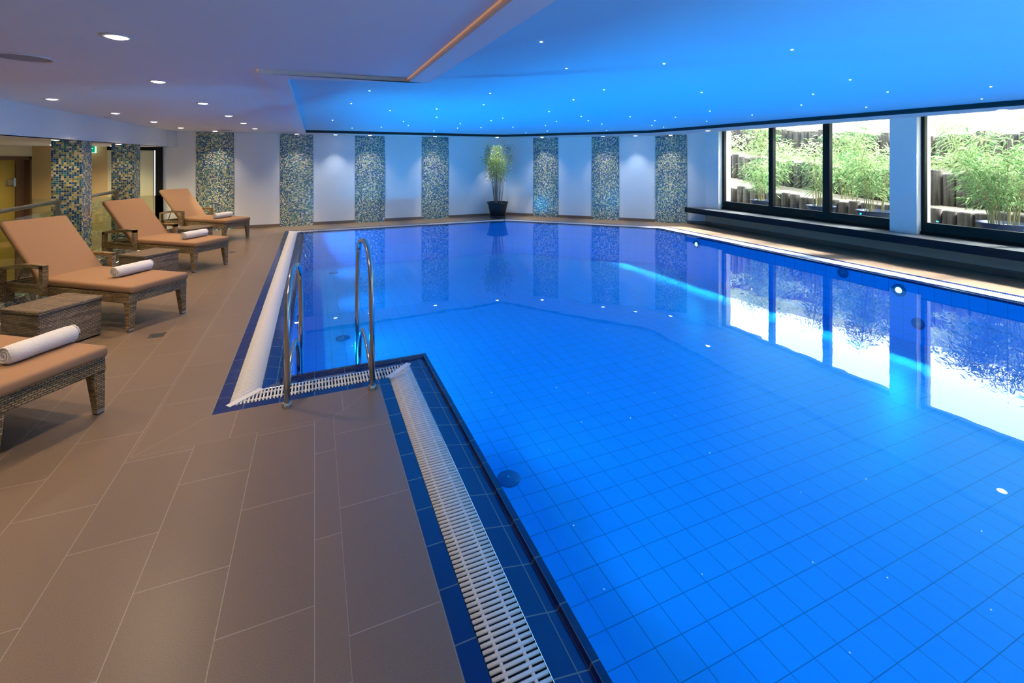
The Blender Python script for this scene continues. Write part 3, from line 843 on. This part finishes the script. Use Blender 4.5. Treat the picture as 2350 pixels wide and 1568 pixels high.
for k, y in enumerate((-0.8, 0.9, 2.6, 4.0)):
    pool_lamp(xn + 0.001, y, -0.30, 1, 0, 'underwater lamp in the near pool wall hidden under the lip, %s one' % ('first', 'second', 'third', 'fourth')[k], power=POOL_W * 0.5)  # unseen lamps added to light the near basin

# round covers on the pool floor and wall inlets
def disc(x, y, z, r, name, lb, cat, axis='Z', rz=0):
    e = empty(name, (x, y, z), rz)
    mb = MB(); mb.lathe([(r, 0.0), (r * 0.97, 0.012), (r * 0.1, 0.02), (0.0, 0.02)], 32, axis=axis); mb.build('cover', M['poolring'], e, smooth=True)
    mb = MB(); mb.lathe([(0.012, 0.019), (0.010, 0.026), (0, 0.027)], 10, axis=axis); mb.build('screw', M['satin'], e)
    tag(e, lb, cat, 'round covers in the pool')
x, y = gp(1167, 1100, DEPTH); disc(x, y, DEPTH, 0.105, 'floor_inlet', 'round blue inlet cover on the pool floor nearest the camera by the lip', 'pool inlet')
x, y = gp(787, 777, DEPTH); disc(x, y, DEPTH, 0.11, 'floor_inlet', 'round dark blue inlet cover on the pool floor beside the right ladder rail', 'pool inlet')
x, y = gp(765, 625, DEPTH); disc(x, min(y, 12.3), DEPTH, 0.11, 'floor_inlet', 'round grey blue inlet cover on the pool floor toward the far left corner', 'pool inlet')
for px, py, lb in ((2107, 743, 'dark round inlet in the window side pool wall, nearest'), (1935, 585, 'dark round inlet in the window side pool wall, middle'),):
    x, y, t = hit(px, (xr, 0), (xr, 5)); z = EYE - (py - HY) / FPX * t
    disc(xr - 0.001, y, min(z, -0.12), 0.09, 'wall_inlet', lb, 'pool inlet', 'X', math.pi)

# ------------------------------------------------------------------ ladder rails
def bend(pts, r, n=6):
    """round the corners of a polyline"""
    P = [Vector(p) for p in pts]; out = [P[0]]
    for i in range(1, len(P) - 1):
        a, b, c = P[i - 1], P[i], P[i + 1]
        d0, d1 = (a - b).normalized(), (c - b).normalized()
        rr = min(r, (a - b).length * 0.49, (c - b).length * 0.49)
        p0, p1 = b + d0 * rr, b + d1 * rr
        for k in range(n + 1):
            t = k / n; out.append(p0 * (1 - t) ** 2 + b * 2 * t * (1 - t) + p1 * t * t)
    out.append(P[-1]); return out
def ladder(base, pool, lb, ztop=1.08, zs=0.0):
    e = empty('ladder_rail', (base[0], base[1], 0)); tag(e, lb, 'pool ladder rail', 'steel rails of the pool ladder')
    dx, dy = pool[0] - base[0], pool[1] - base[1]
    mb = MB(); mb.tube(bend([(0, 0, 0), (dx * 0.02, dy * 0.05, ztop * 0.80), (dx * 0.30, dy * 0.30, ztop), (dx * 0.88, dy * 0.88, ztop * 0.95), (dx, dy, 0.60), (dx, dy, -0.6)], 0.17), 0.022, 16)
    mb.build('hand_rail', M['steel'], e, smooth=True)
    mb = MB(); mb.tube(bend([(dx * 0.02, dy * 0.02, 0.13), (dx * 0.35, dy * 0.40, 0.30), (dx * 0.62, dy * 0.66, 0.33), (dx * 0.80, dy * 0.80, 0.16), (dx * 0.84, dy * 0.84, -0.45)], 0.10), 0.018, 14)
    mb.build('lower_brace', M['steel'], e, smooth=True)
    mb = MB(); mb.lathe([(0.036, 0.0), (0.036, 0.022), (0.030, 0.034), (0.024, 0.036)], 6); mb.build('base_collar', M['satin'], e)
ladder((-0.195, 3.93), (-0.115, 4.74), 'curved polished steel ladder rail on the left, standing at the grating', 0.99)
ladder((0.435, 3.96), (0.385, 4.78), 'curved polished steel ladder rail on the right, with short lower brace', 1.17)

# ------------------------------------------------------------------ loungers
def spiral_end(mb, y, sgn, r):
    pts = []
    for k in range(40):
        a = k / 39 * 2 * math.pi * 2.6; rr = 0.006 + (r - 0.012) * (1 - k / 39) 
        pts.append((rr * math.cos(a), y + sgn * 0.004, r + rr * math.sin(a)))
    mb.tube(pts, 0.006, 6)
def make_towel():
    e = empty('rolled_towel', (0, 0, 0)); r, Lh = 0.066, 0.21
    mb = MB(); prof = [(0.0, -Lh), (r * 0.75, -Lh - 0.002), (r * 0.95, -Lh + 0.008), (r, -Lh + 0.03), (r * 1.01, -0.1), (r * 0.99, 0.0), (r * 1.02, 0.1), (r, Lh - 0.03), (r * 0.95, Lh - 0.008), (r * 0.75, Lh + 0.002), (0.0, Lh)]
    mb.lathe(prof, 28, (0, 0, r), 'Y')
    for i, v in enumerate(mb.v):
        x, y, z = v; mb.v[i] = (x * 1.08, y, z * (0.96 if z > r else 1.0) if z > 0.012 else 0.008)
    mb.build('roll', M['towel'], e, smooth=True)
    mb = MB(); spiral_end(mb, -Lh, -1, r); mb.build('spiral_fold', M['towel'], e, smooth=True)
    mb = MB(); spiral_end(mb, Lh, 1, r); mb.build('spiral_fold', M['towel'], e, smooth=True)
    mb = MB(); pts = [(r * 1.02 * math.cos(R(200)), yy, r + r * math.sin(R(200))) for yy in (-Lh + 0.01, 0, Lh - 0.01)]
    mb.tube(pts, 0.005, 6); mb.build('loose_edge', M['towel'], e, smooth=True)
    return e
HW = 0.335       # half width
def make_lounger():
    root = empty('sun_lounger', (0, 0, 0))
    Z0, Z1 = 0.315, 0.42
    # woven frame (ring of aprons plus deck)
    mb = MB()
    mb.box(0, 0.035, -HW, HW, Z0, Z1); mb.box(0.0, 2.0, -HW, -HW + 0.035, Z0, Z1); mb.box(0.0, 2.0, HW - 0.035, HW, Z0, Z1); mb.box(1.965, 2.0, -HW, HW, Z0, Z1)
    mb.box(0.02, 1.42, -HW + 0.02, HW - 0.02, Z1 - 0.03, Z1 - 0.004)
    mb.build('frame', M['wicker'], root, bevel=0.006, seg=2)
    # legs: tapered square, metal foot
    for x, y in ((0.045, -1), (0.045, 1), (1.94, -1), (1.94, 1)):
        yy = y * (HW - 0.042)
        mb = MB(); a, b = 0.042, 0.027
        sx = 1 if x < 1 else -1
        top = [(x - a, yy - a), (x + a, yy - a), (x + a, yy + a), (x - a, yy + a)]
        ox, oy = -sx * (a - b), y * (a - b)
        bot = [(x - b + ox * 0.9, yy - b + oy * 0.9), (x + b + ox * 0.9, yy - b + oy * 0.9), (x + b + ox * 0.9, yy + b + oy * 0.9), (x - b + ox * 0.9, yy + b + oy * 0.9)]
        n = len(mb.v); mb.v += [(*p, 0.035) for p in bot] + [(*p, Z0 + 0.01) for p in top]
        for q in ((3, 2, 1, 0), (4, 5, 6, 7), (0, 1, 5, 4), (1, 2, 6, 5), (2, 3, 7, 6), (3, 0, 4, 7)): mb.f.append(q); mb.uv.append(None)
        leg = mb.build('leg', M['wicker'], root, bevel=0.004, seg=2)
        cx, cy_ = x + ox * 0.9, yy + oy * 0.9
        mb = MB(); mb.box(cx - b * 0.94, cx + b * 0.94, cy_ - b * 0.94, cy_ + b * 0.94, 0.009, 0.036); mb.build('metal_foot', M['foot'], leg)
        mb = MB(); mb.box(cx - b * 0.8, cx + b * 0.8, cy_ - b * 0.8, cy_ + b * 0.8, 0.0, 0.0095); mb.build('rubber_pad', M['rubber'], leg)
    # arms: front post, rear post, gently arched top
    for s in (-1, 1):
        ya, yb = s * (HW + 0.0), s * (HW + 0.055); y0, y1 = min(ya, yb), max(ya, yb)
        mb = MB()
        mb.box(1.22, 1.285, y0, y1, 0.315, 0.665); mb.box(1.91, 1.975, y0, y1, 0.02, 0.60)
        prof = [(1.22, 0.665), (1.40, 0.672), (1.60, 0.662), (1.80, 0.635), (1.975, 0.60)]
        for (xa, za), (xb, zb) in zip(prof[:-1], prof[1:]):
            n = len(mb.v); th = 0.045
            mb.v += [(xa, y0, za - th), (xb, y0, zb - th), (xb, y1, zb - th), (xa, y1, za - th), (xa, y0, za), (xb, y0, zb), (xb, y1, zb), (xa, y1, za)]
            for q in ((0, 3, 2, 1), (4, 5, 6, 7), (0, 1, 5, 4), (2, 3, 7, 6), (1, 2, 6, 5), (3, 0, 4, 7)): mb.f.append(tuple(n + i for i in q)); mb.uv.append(None)
        mb.build('armrest', M['wicker'], root)
    # seat cushion
    mb = MB(); mb.box(-0.03, 1.42, -HW - 0.005, HW + 0.005, Z1 - 0.002, Z1 + 0.082)
    cu = mb.build('seat_cushion', M['fabric'], root, smooth=True, bevel=0.030, seg=4)
    # backrest: woven board and cushion, raised
    ang = R(44.5); Lb = 0.93
    m = Matrix.Translation((1.40, 0, Z1 + 0.005)) @ Matrix.Rotation(-ang, 4, 'Y')
    mb = MB(); mb.box(0, Lb, -HW + 0.045, HW - 0.045, -0.022, 0.0, m); mb.build('backrest_frame', M['wicker'], root, bevel=0.005, seg=2)
    mb = MB(); mb.box(0.0, Lb + 0.02, -HW - 0.005, HW + 0.005, 0.002, 0.078, m); mb.build('back_cushion', M['fabric'], root, smooth=True, bevel=0.030, seg=4)
    # prop strut under the backrest
    mb = MB()
    pt = m @ Vector((0.42, 0, -0.02))
    for s in (-1, 1):
        mb.tube([(pt.x, s * 0.26, pt.z), (1.86, s * 0.26, Z1 - 0.01)], 0.009, 8)
    mb.tube([(1.86, -0.26, Z1 - 0.01), (1.86, 0.26, Z1 - 0.01)], 0.009, 8)
    mb.build('prop_strut', M['culm'], root)
    return root
U = Vector((-0.80, 0.60)); Vd = Vector((0.60, 0.80))
def place(root, far_leg, ang=0.0):
    """far_leg: plan point of the foot leg farther from the camera"""
    a = math.atan2(0.60, -0.80) + ang
    u = Vector((math.cos(a), math.sin(a))); v = Vector((u.y, -u.x))      # v towards the far side
    c = Vector(far_leg) - v * (HW - 0.03) - u * 0.02
    root.location = (c.x, c.y, 0); root.rotation_euler = (0, 0, a)
    return u, v, c
lg = make_lounger(); tw = make_towel()
specs = [((-1.47, 4.37), 0.03, 'nearest', 0.30, 0.12), ((-1.475, 6.78), -0.01, 'second', 0.55, 0.10), ((-1.45, 9.60), -0.02, 'third', 0.42, 0.04), ((-1.45, 12.55), -0.08, 'farthest', 0.42, -0.02)]
LL = ['brown cushioned wicker sun lounger cut off by the left photo edge, nearest the camera', 'brown cushioned wicker sun lounger, second from the camera, backrest before the railing',
      'brown cushioned wicker sun lounger, third from the camera, before the far mosaic pillar', 'brown cushioned wicker sun lounger farthest from the camera, by the far wall']
TL = ['rolled white towel on the nearest lounger at the left photo edge', 'rolled white towel on the second lounger from the camera', 'rolled white towel on the third lounger from the camera', 'rolled white towel on the farthest lounger']
for k, (fl, da, nm, ts, tv) in enumerate(specs):
    o = lg if k == 0 else copy_tree(lg)
    u, v, c = place(o, fl, da)
    tag(o, LL[k], 'sun lounger', 'wicker sun loungers along the deck')
    t = tw if k == 0 else copy_tree(tw)
    p = c + u * ts + v * tv
    t.location = (p.x, p.y, 0.502); t.rotation_euler = (0, 0, math.atan2(v.y, v.x) - math.pi / 2 + (0.06, 0.05, 0.0, 0.02)[k])
    tag(t, TL[k], 'towel', 'rolled towels on the loungers')
# wicker side tables
def make_table():
    e = empty('wicker_side_table', (0, 0, 0))
    mb = MB(); mb.box(-0.25, 0.25, -0.28, 0.28, 0.015, 0.385); mb.build('body', M['wickerdark'], e, bevel=0.008, seg=2)
    mb = MB(); mb.box(-0.258, 0.258, -0.288, 0.288, 0.385, 0.42); mb.build('top', M['wickerdark'], e, bevel=0.006, seg=2)
    for sx in (-1, 1):
        for sy in (-1, 1):
            mb = MB(); mb.box(sx * 0.22 - 0.02, sx * 0.22 + 0.02, sy * 0.25 - 0.02, sy * 0.25 + 0.02, 0, 0.016); mb.build('foot', M['rubber'], e)
    return e
tb = make_table()
TBL = ['low box shaped wicker table between the nearest and second loungers', 'low box shaped wicker table between the second and third loungers', 'low box shaped wicker table between the third and farthest loungers']
for k, rc in enumerate(((-2.10, 6.30), (-2.02, 9.02), (-2.04, 11.86))):
    o = tb if k == 0 else copy_tree(tb)
    c = Vector(rc) + U * 0.25 - Vd * 0.28
    o.location = (c.x, c.y, 0); o.rotation_euler = (0, 0, math.atan2(U.y, U.x) + 0.02)
    tag(o, TBL[k], 'side table', 'wicker side tables')

# floor drains
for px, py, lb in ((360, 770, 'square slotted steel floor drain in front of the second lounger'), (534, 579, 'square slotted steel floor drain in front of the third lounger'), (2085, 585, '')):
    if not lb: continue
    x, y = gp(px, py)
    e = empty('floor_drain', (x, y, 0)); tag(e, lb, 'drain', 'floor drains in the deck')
    mb = MB()
    for a in (-0.072, 0.066): mb.box(a, a + 0.006, -0.072, 0.072, 0, 0.002); mb.box(-0.072, 0.072, a, a + 0.006, 0, 0.002)
    mb.build('frame', M['satin'], e)
    mb = MB(); mb.box(-0.066, 0.066, -0.066, 0.066, 0, 0.0008); mb.build('pit', M['black'], e)  # flat black plate; the dark of the pit is only its colour
    mb = MB()
    for q in range(-3, 4): mb.box(q * 0.018 - 0.005, q * 0.018 + 0.005, -0.062, 0.062, 0.0008, 0.0018)
    mb.build('slots', M['satin'], e)

# ------------------------------------------------------------------ plants
def leaf_quad(mb, p, d, ln, wd):
    d = d.normalized(); side = d.cross(Vector((random.uniform(-1, 1), random.uniform(-1, 1), random.uniform(-1, 1)))).normalized()
    up = side.cross(d)
    a, b = p, p + d * ln + Vector((0, 0, -ln * 0.25))
    m1 = p + d * ln * 0.4 + up * 0.006
    mb.face([a, m1 - side * wd, b, m1 + side * wd])
def bamboo(root, h, spread, culms, leaves, leafy0, leafmatn, culmm, base_z, base_r, lsize=0.11, droop=0.3, lean=None, lwd=0.009):
    cm, lm = MB(), MB()
    for k in range(culms):
        a = random.uniform(0, 2 * math.pi); rr = base_r * math.sqrt(random.random())
        hh = h * random.uniform(0.72, 1.0); sp = spread * random.uniform(0.25, 1.0); a2 = a + random.uniform(-0.5, 0.5)
        pts = []
        for i in range(8):
            t = i / 7; q = sp * (t ** 1.5)
            zz = hh * (t - droop * 0.25 * t ** 4 * (sp / max(spread, 0.01)))
            pts.append(Vector((rr * math.cos(a) + q * math.cos(a2), rr * math.sin(a) + q * math.sin(a2), base_z + zz)))
            if lean is not None: pts[-1] += Vector(lean) * t * t
        cm.tube(pts, [0.0065 * (1 - 0.8 * i / 7) + 0.0012 for i in range(8)], 5, False)
        nl = leaves // culms
        for j in range(nl):
            t = leafy0 + (1 - leafy0) * (random.random() ** 0.85)
            i = min(6, int(t * 7)); f = t * 7 - i
            p = pts[i].lerp(pts[i + 1], f)
            br = random.uniform(0.02, 0.22) * (1.2 - 0.6 * t) * (1.6 if lsize > 0.1 else 1)
            da = random.uniform(0, 2 * math.pi)
            q = p + Vector((math.cos(da) * br, math.sin(da) * br, random.uniform(-0.05, 0.08)))
            if j % 4 == 0: cm.tube([p, q], 0.0012, 3, False)
            d = Vector((math.cos(da) + random.uniform(-.7, .7), math.sin(da) + random.uniform(-.7, .7), random.uniform(-0.9, 0.35)))
            leaf_quad(lm, q, d, lsize * random.uniform(0.6, 1.2), lwd * random.uniform(0.7, 1.2))
    cm.build('canes', M[culmm], root)
    lm.build('leaves', M[leafmatn], root)
def pot(root, r, h, mat, saucer=False):
    mb = MB()
    mb.lathe([(r * 0.66, 0.03 if saucer else 0.0), (r * 0.86, h * 0.74), (r * 0.88, h * 0.78), (r * 0.93, h * 0.9), (r * 1.0, h * 0.95), (r * 1.0, h), (r * 0.93, h), (r * 0.88, h * 0.88)], 36)
    mb.build('pot', M[mat], root, smooth=True)
    mb = MB(); mb.lathe([(r * 0.89, h * 0.88), (0.0, h * 0.91)], 24); mb.build('gravel', M['gravel'], root)
    if saucer:
        mb = MB(); mb.lathe([(r * 0.70, 0.0), (r * 0.74, 0.02), (r * 0.76, 0.07), (r * 0.73, 0.07), (r * 0.70, 0.028), (0, 0.026)], 36); mb.build('saucer', M[mat], root, smooth=True)
mb = MB(); mb.box(XW - 0.006, XW - 0.0005, -3, 10.02, 0.10, 0.40)
struct(mb, 'wall_under_bench', M['tan'])
for pa, pb, lb in (((0.735, -2.9), (0.735, 4.02), 'thin warm light strip along the ceiling step at top centre'), ((-0.408, 4.05), (-0.408, 14.2), 'thin warm light strip along the ceiling step left of the blue panel')):
    mb = MB(); mb.box(min(pa[0], pb[0]) - 0.003, pa[0] + 0.003, pa[1], pb[1], ZH - 0.008, ZH - 0.001)
    tag(mb.build('light_strip', M['strip']), lb, 'light strip', 'warm light strips in the ceiling step')
x, y = 5.33, 13.70
e = empty('potted_bamboo', (x, y, 0)); tag(e, 'tall leafy bamboo in a black tub in the far indoor corner', 'potted plant')
pot(e, 0.34, 0.50, 'potblack', True)
random.seed(11)
bamboo(e, 1.9, 0.38, 24, 2300, 0.48, 'leaf', 'culmred', 0.44, 0.15, 0.08, 0.1, lean=(-0.02, -0.16, 0))

# ------------------------------------------------------------------ garden outside the windows
random.seed(5)
prof = [(10.7, 0.30), (12.03, 0.30), (12.04, 0.78), (13.22, 0.80), (13.23, 1.50), (14.82, 1.66), (14.83, 2.35), (17.0, 2.95), (20.0, 4.2), (26.0, 6.3)]
mb = MB(); ny = 24
def gz(px_, y_, zz): return zz + (0.03 * math.sin(y_ * 3.1 + px_) if px_ > 11.9 else 0) + max(0, (y_ - 7.0)) * 0.09 * min(1, max(0, (px_ - 11.5)))
for i in range(len(prof) - 1):
    for j in range(ny):
        ya, yb = -4 + j * 1.0, -3 + j * 1.0
        (xa, za), (xb, zb) = prof[i], prof[i + 1]
        mb.face([(xa, ya, gz(xa, ya, za)), (xb, ya, gz(xb, ya, zb)), (xb, yb, gz(xb, yb, zb)), (xa, yb, gz(xa, yb, za))])
struct(mb, 'ground_slope', M['soil'])
def make_log(h, r):
    mb = MB(); mb.lathe([(r, 0), (r * 1.0, h * 0.5), (r * 0.97, h - 0.03), (r * 0.85, h - 0.008), (0.0, h)], 14)
    o = mb.build('palisade_log', M['woodgrey'], smooth=True); return o
rows = [(12.0, 0.25, 0.58, 0.125, 'short weathered round timber post in the lowest palisade row behind the pots', 'timber posts, lowest palisade row'),
        (13.2, 0.60, 0.98, 0.125, 'tall weathered round timber post in the middle palisade row outside', 'timber posts, middle palisade row'),
        (14.8, 1.5, 1.0, 0.125, 'weathered round timber post in the upper palisade row on the slope', 'timber posts, upper palisade row')]
for (xr_, zb, h, r, lb, gp_) in rows:
    p0 = make_log(h, r); y = -0.6 if xr_ < 13 else 0.0; k = 0
    ymax = 12.8 if xr_ < 13 else (14.5 if xr_ < 14 else 15.5)
    while y < ymax:
        o = p0 if k == 0 else p0.copy()
        if k: C.objects.link(o)
        o.location = (xr_ + random.uniform(-0.03, 0.03), y, zb + max(0, (y - 7.0)) * 0.09 * min(1, xr_ - 11.5) + random.uniform(-0.05, 0.04))
        o.rotation_euler = (0, 0, random.uniform(0, 6)); s_ = random.uniform(0.9, 1.08); o.scale = (s_, s_, random.uniform(0.96, 1.04))
        tag(o, lb, 'timber post', gp_)
        y += 0.245 + random.uniform(0, 0.02); k += 1
# potted bamboos outside
random.seed(21)
pts = [(1750, 0.31, 1.35, 0.42, 'potted bamboo outside, seen through the leftmost window pane', 14, 850), (1884, 0.31, 1.75, 0.30, 'slim potted bamboo outside, seen through the middle window pane', 14, 600),
       (2006, 0.33, 1.75, 0.42, 'bushy potted bamboo outside, left of the white pier', 18, 1500), (2302, 0.35, 1.75, 0.50, 'large bushy potted bamboo outside, seen through the right hand window', 26, 2300)]
for px, r, h, sp, lb, cu, lv in pts:
    x, y, t = hit(px, (11.2, 0), (11.2, 5))
    e = empty('garden_bamboo', (x, y, 0.31)); tag(e, lb, 'potted plant', 'potted bamboos outside the windows')
    pot(e, r, 0.44, 'potblue')
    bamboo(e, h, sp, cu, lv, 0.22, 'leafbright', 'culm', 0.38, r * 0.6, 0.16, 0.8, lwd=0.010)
# bamboos growing on the slope
random.seed(33)
slope = [(12.6, 9.6, 'feathery bamboo clump on the slope behind the leftmost pane'), (12.6, 7.6, 'feathery bamboo arching over the lowest palisade row, middle pane'), (12.55, 4.1, 'arching bamboo clump at the left of the right hand window'),
         (14.1, 11.2, 'bamboo clump high on the slope at far left'), (14.1, 8.4, 'bamboo clump high on the slope behind the middle pane'), (14.1, 5.9, 'bamboo clump high on the slope left of the pier'), (14.1, 3.6, 'bamboo clump on the upper terrace behind the large potted bamboo'), (12.6, 2.2, 'bamboo clump on the lower terrace at the right photo edge')]
for x, y, lb in slope:
    z = 0.78 if x < 13 else 1.58
    z += max(0, (y - 7.0)) * 0.09 * min(1, x - 11.5)
    e = empty('bamboo_clump', (x, y, z)); tag(e, lb, 'bamboo', 'bamboo clumps on the slope')
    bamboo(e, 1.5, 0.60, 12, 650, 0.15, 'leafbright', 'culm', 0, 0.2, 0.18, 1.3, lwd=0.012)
# ivy bushes
random.seed(44)
def bush(x, y, z, r, n, mat, ls, lb, name='ivy_bush', cat='bush', kind=None):
    mb = MB()
    for k in range(n):
        d = Vector((random.gauss(0, 1), random.gauss(0, 1), random.gauss(0, 1))).normalized() * r * random.random() ** 0.4
        p = Vector((d.x, d.y, d.z * 0.8 + r * 0.6)); dd = Vector((random.uniform(-1, 0.3), random.uniform(-1, 1), random.uniform(-0.6, 0.6)))
        leaf_quad(mb, p, dd, ls * random.uniform(0.7, 1.2), ls * 0.42)
    e = mb.build(name, M[mat], loc=(x, y, z)); tag(e, lb, cat, kind=kind)
bush(13.0, 7.75, 1.5, 0.42, 500, 'ivy', 0.07, 'dark green ivy bush on the palisade behind the middle pane')
bush(12.3, 9.75, 0.95, 0.35, 380, 'ivy', 0.07, 'blue green ivy bush behind the leftmost pane')
bush(13.3, 5.3, 1.6, 0.25, 220, 'ivy', 0.06, 'small dark ivy bush left of the white pier')
# low leaves covering the slope
random.seed(55)
mb = MB()
for k in range(20000):
    x = random.uniform(15.0, 20.5) if k % 4 else random.uniform(13.7, 14.5); y = random.uniform(-3, 17)
    zz = [(xa, za, xb, zb) for (xa, za), (xb, zb) in zip(prof[:-1], prof[1:]) if xa <= x <= xb][0]
    z = zz[1] + (zz[3] - zz[1]) * (x - zz[0]) / (zz[2] - zz[0]); z = gz(x, y, z)
    clump = 0.5 + 0.5 * math.sin(x * 2.3 + math.sin(y * 1.7) * 2) * math.cos(y * 1.9)
    p = Vector((x, y, z + random.uniform(0, (0.15 + 0.55 * clump) * (1.35 if x < 14.6 else 1.0))))
    leaf_quad(mb, p, Vector((random.uniform(-1, 0.2), random.uniform(-1, 1), random.uniform(-0.3, 0.8))), random.uniform(0.12, 0.24), 0.018)
o = mb.build('slope_foliage', M['hedge']); tag(o, 'dense pale green undergrowth covering the slope above the palisades', 'undergrowth', kind='stuff')
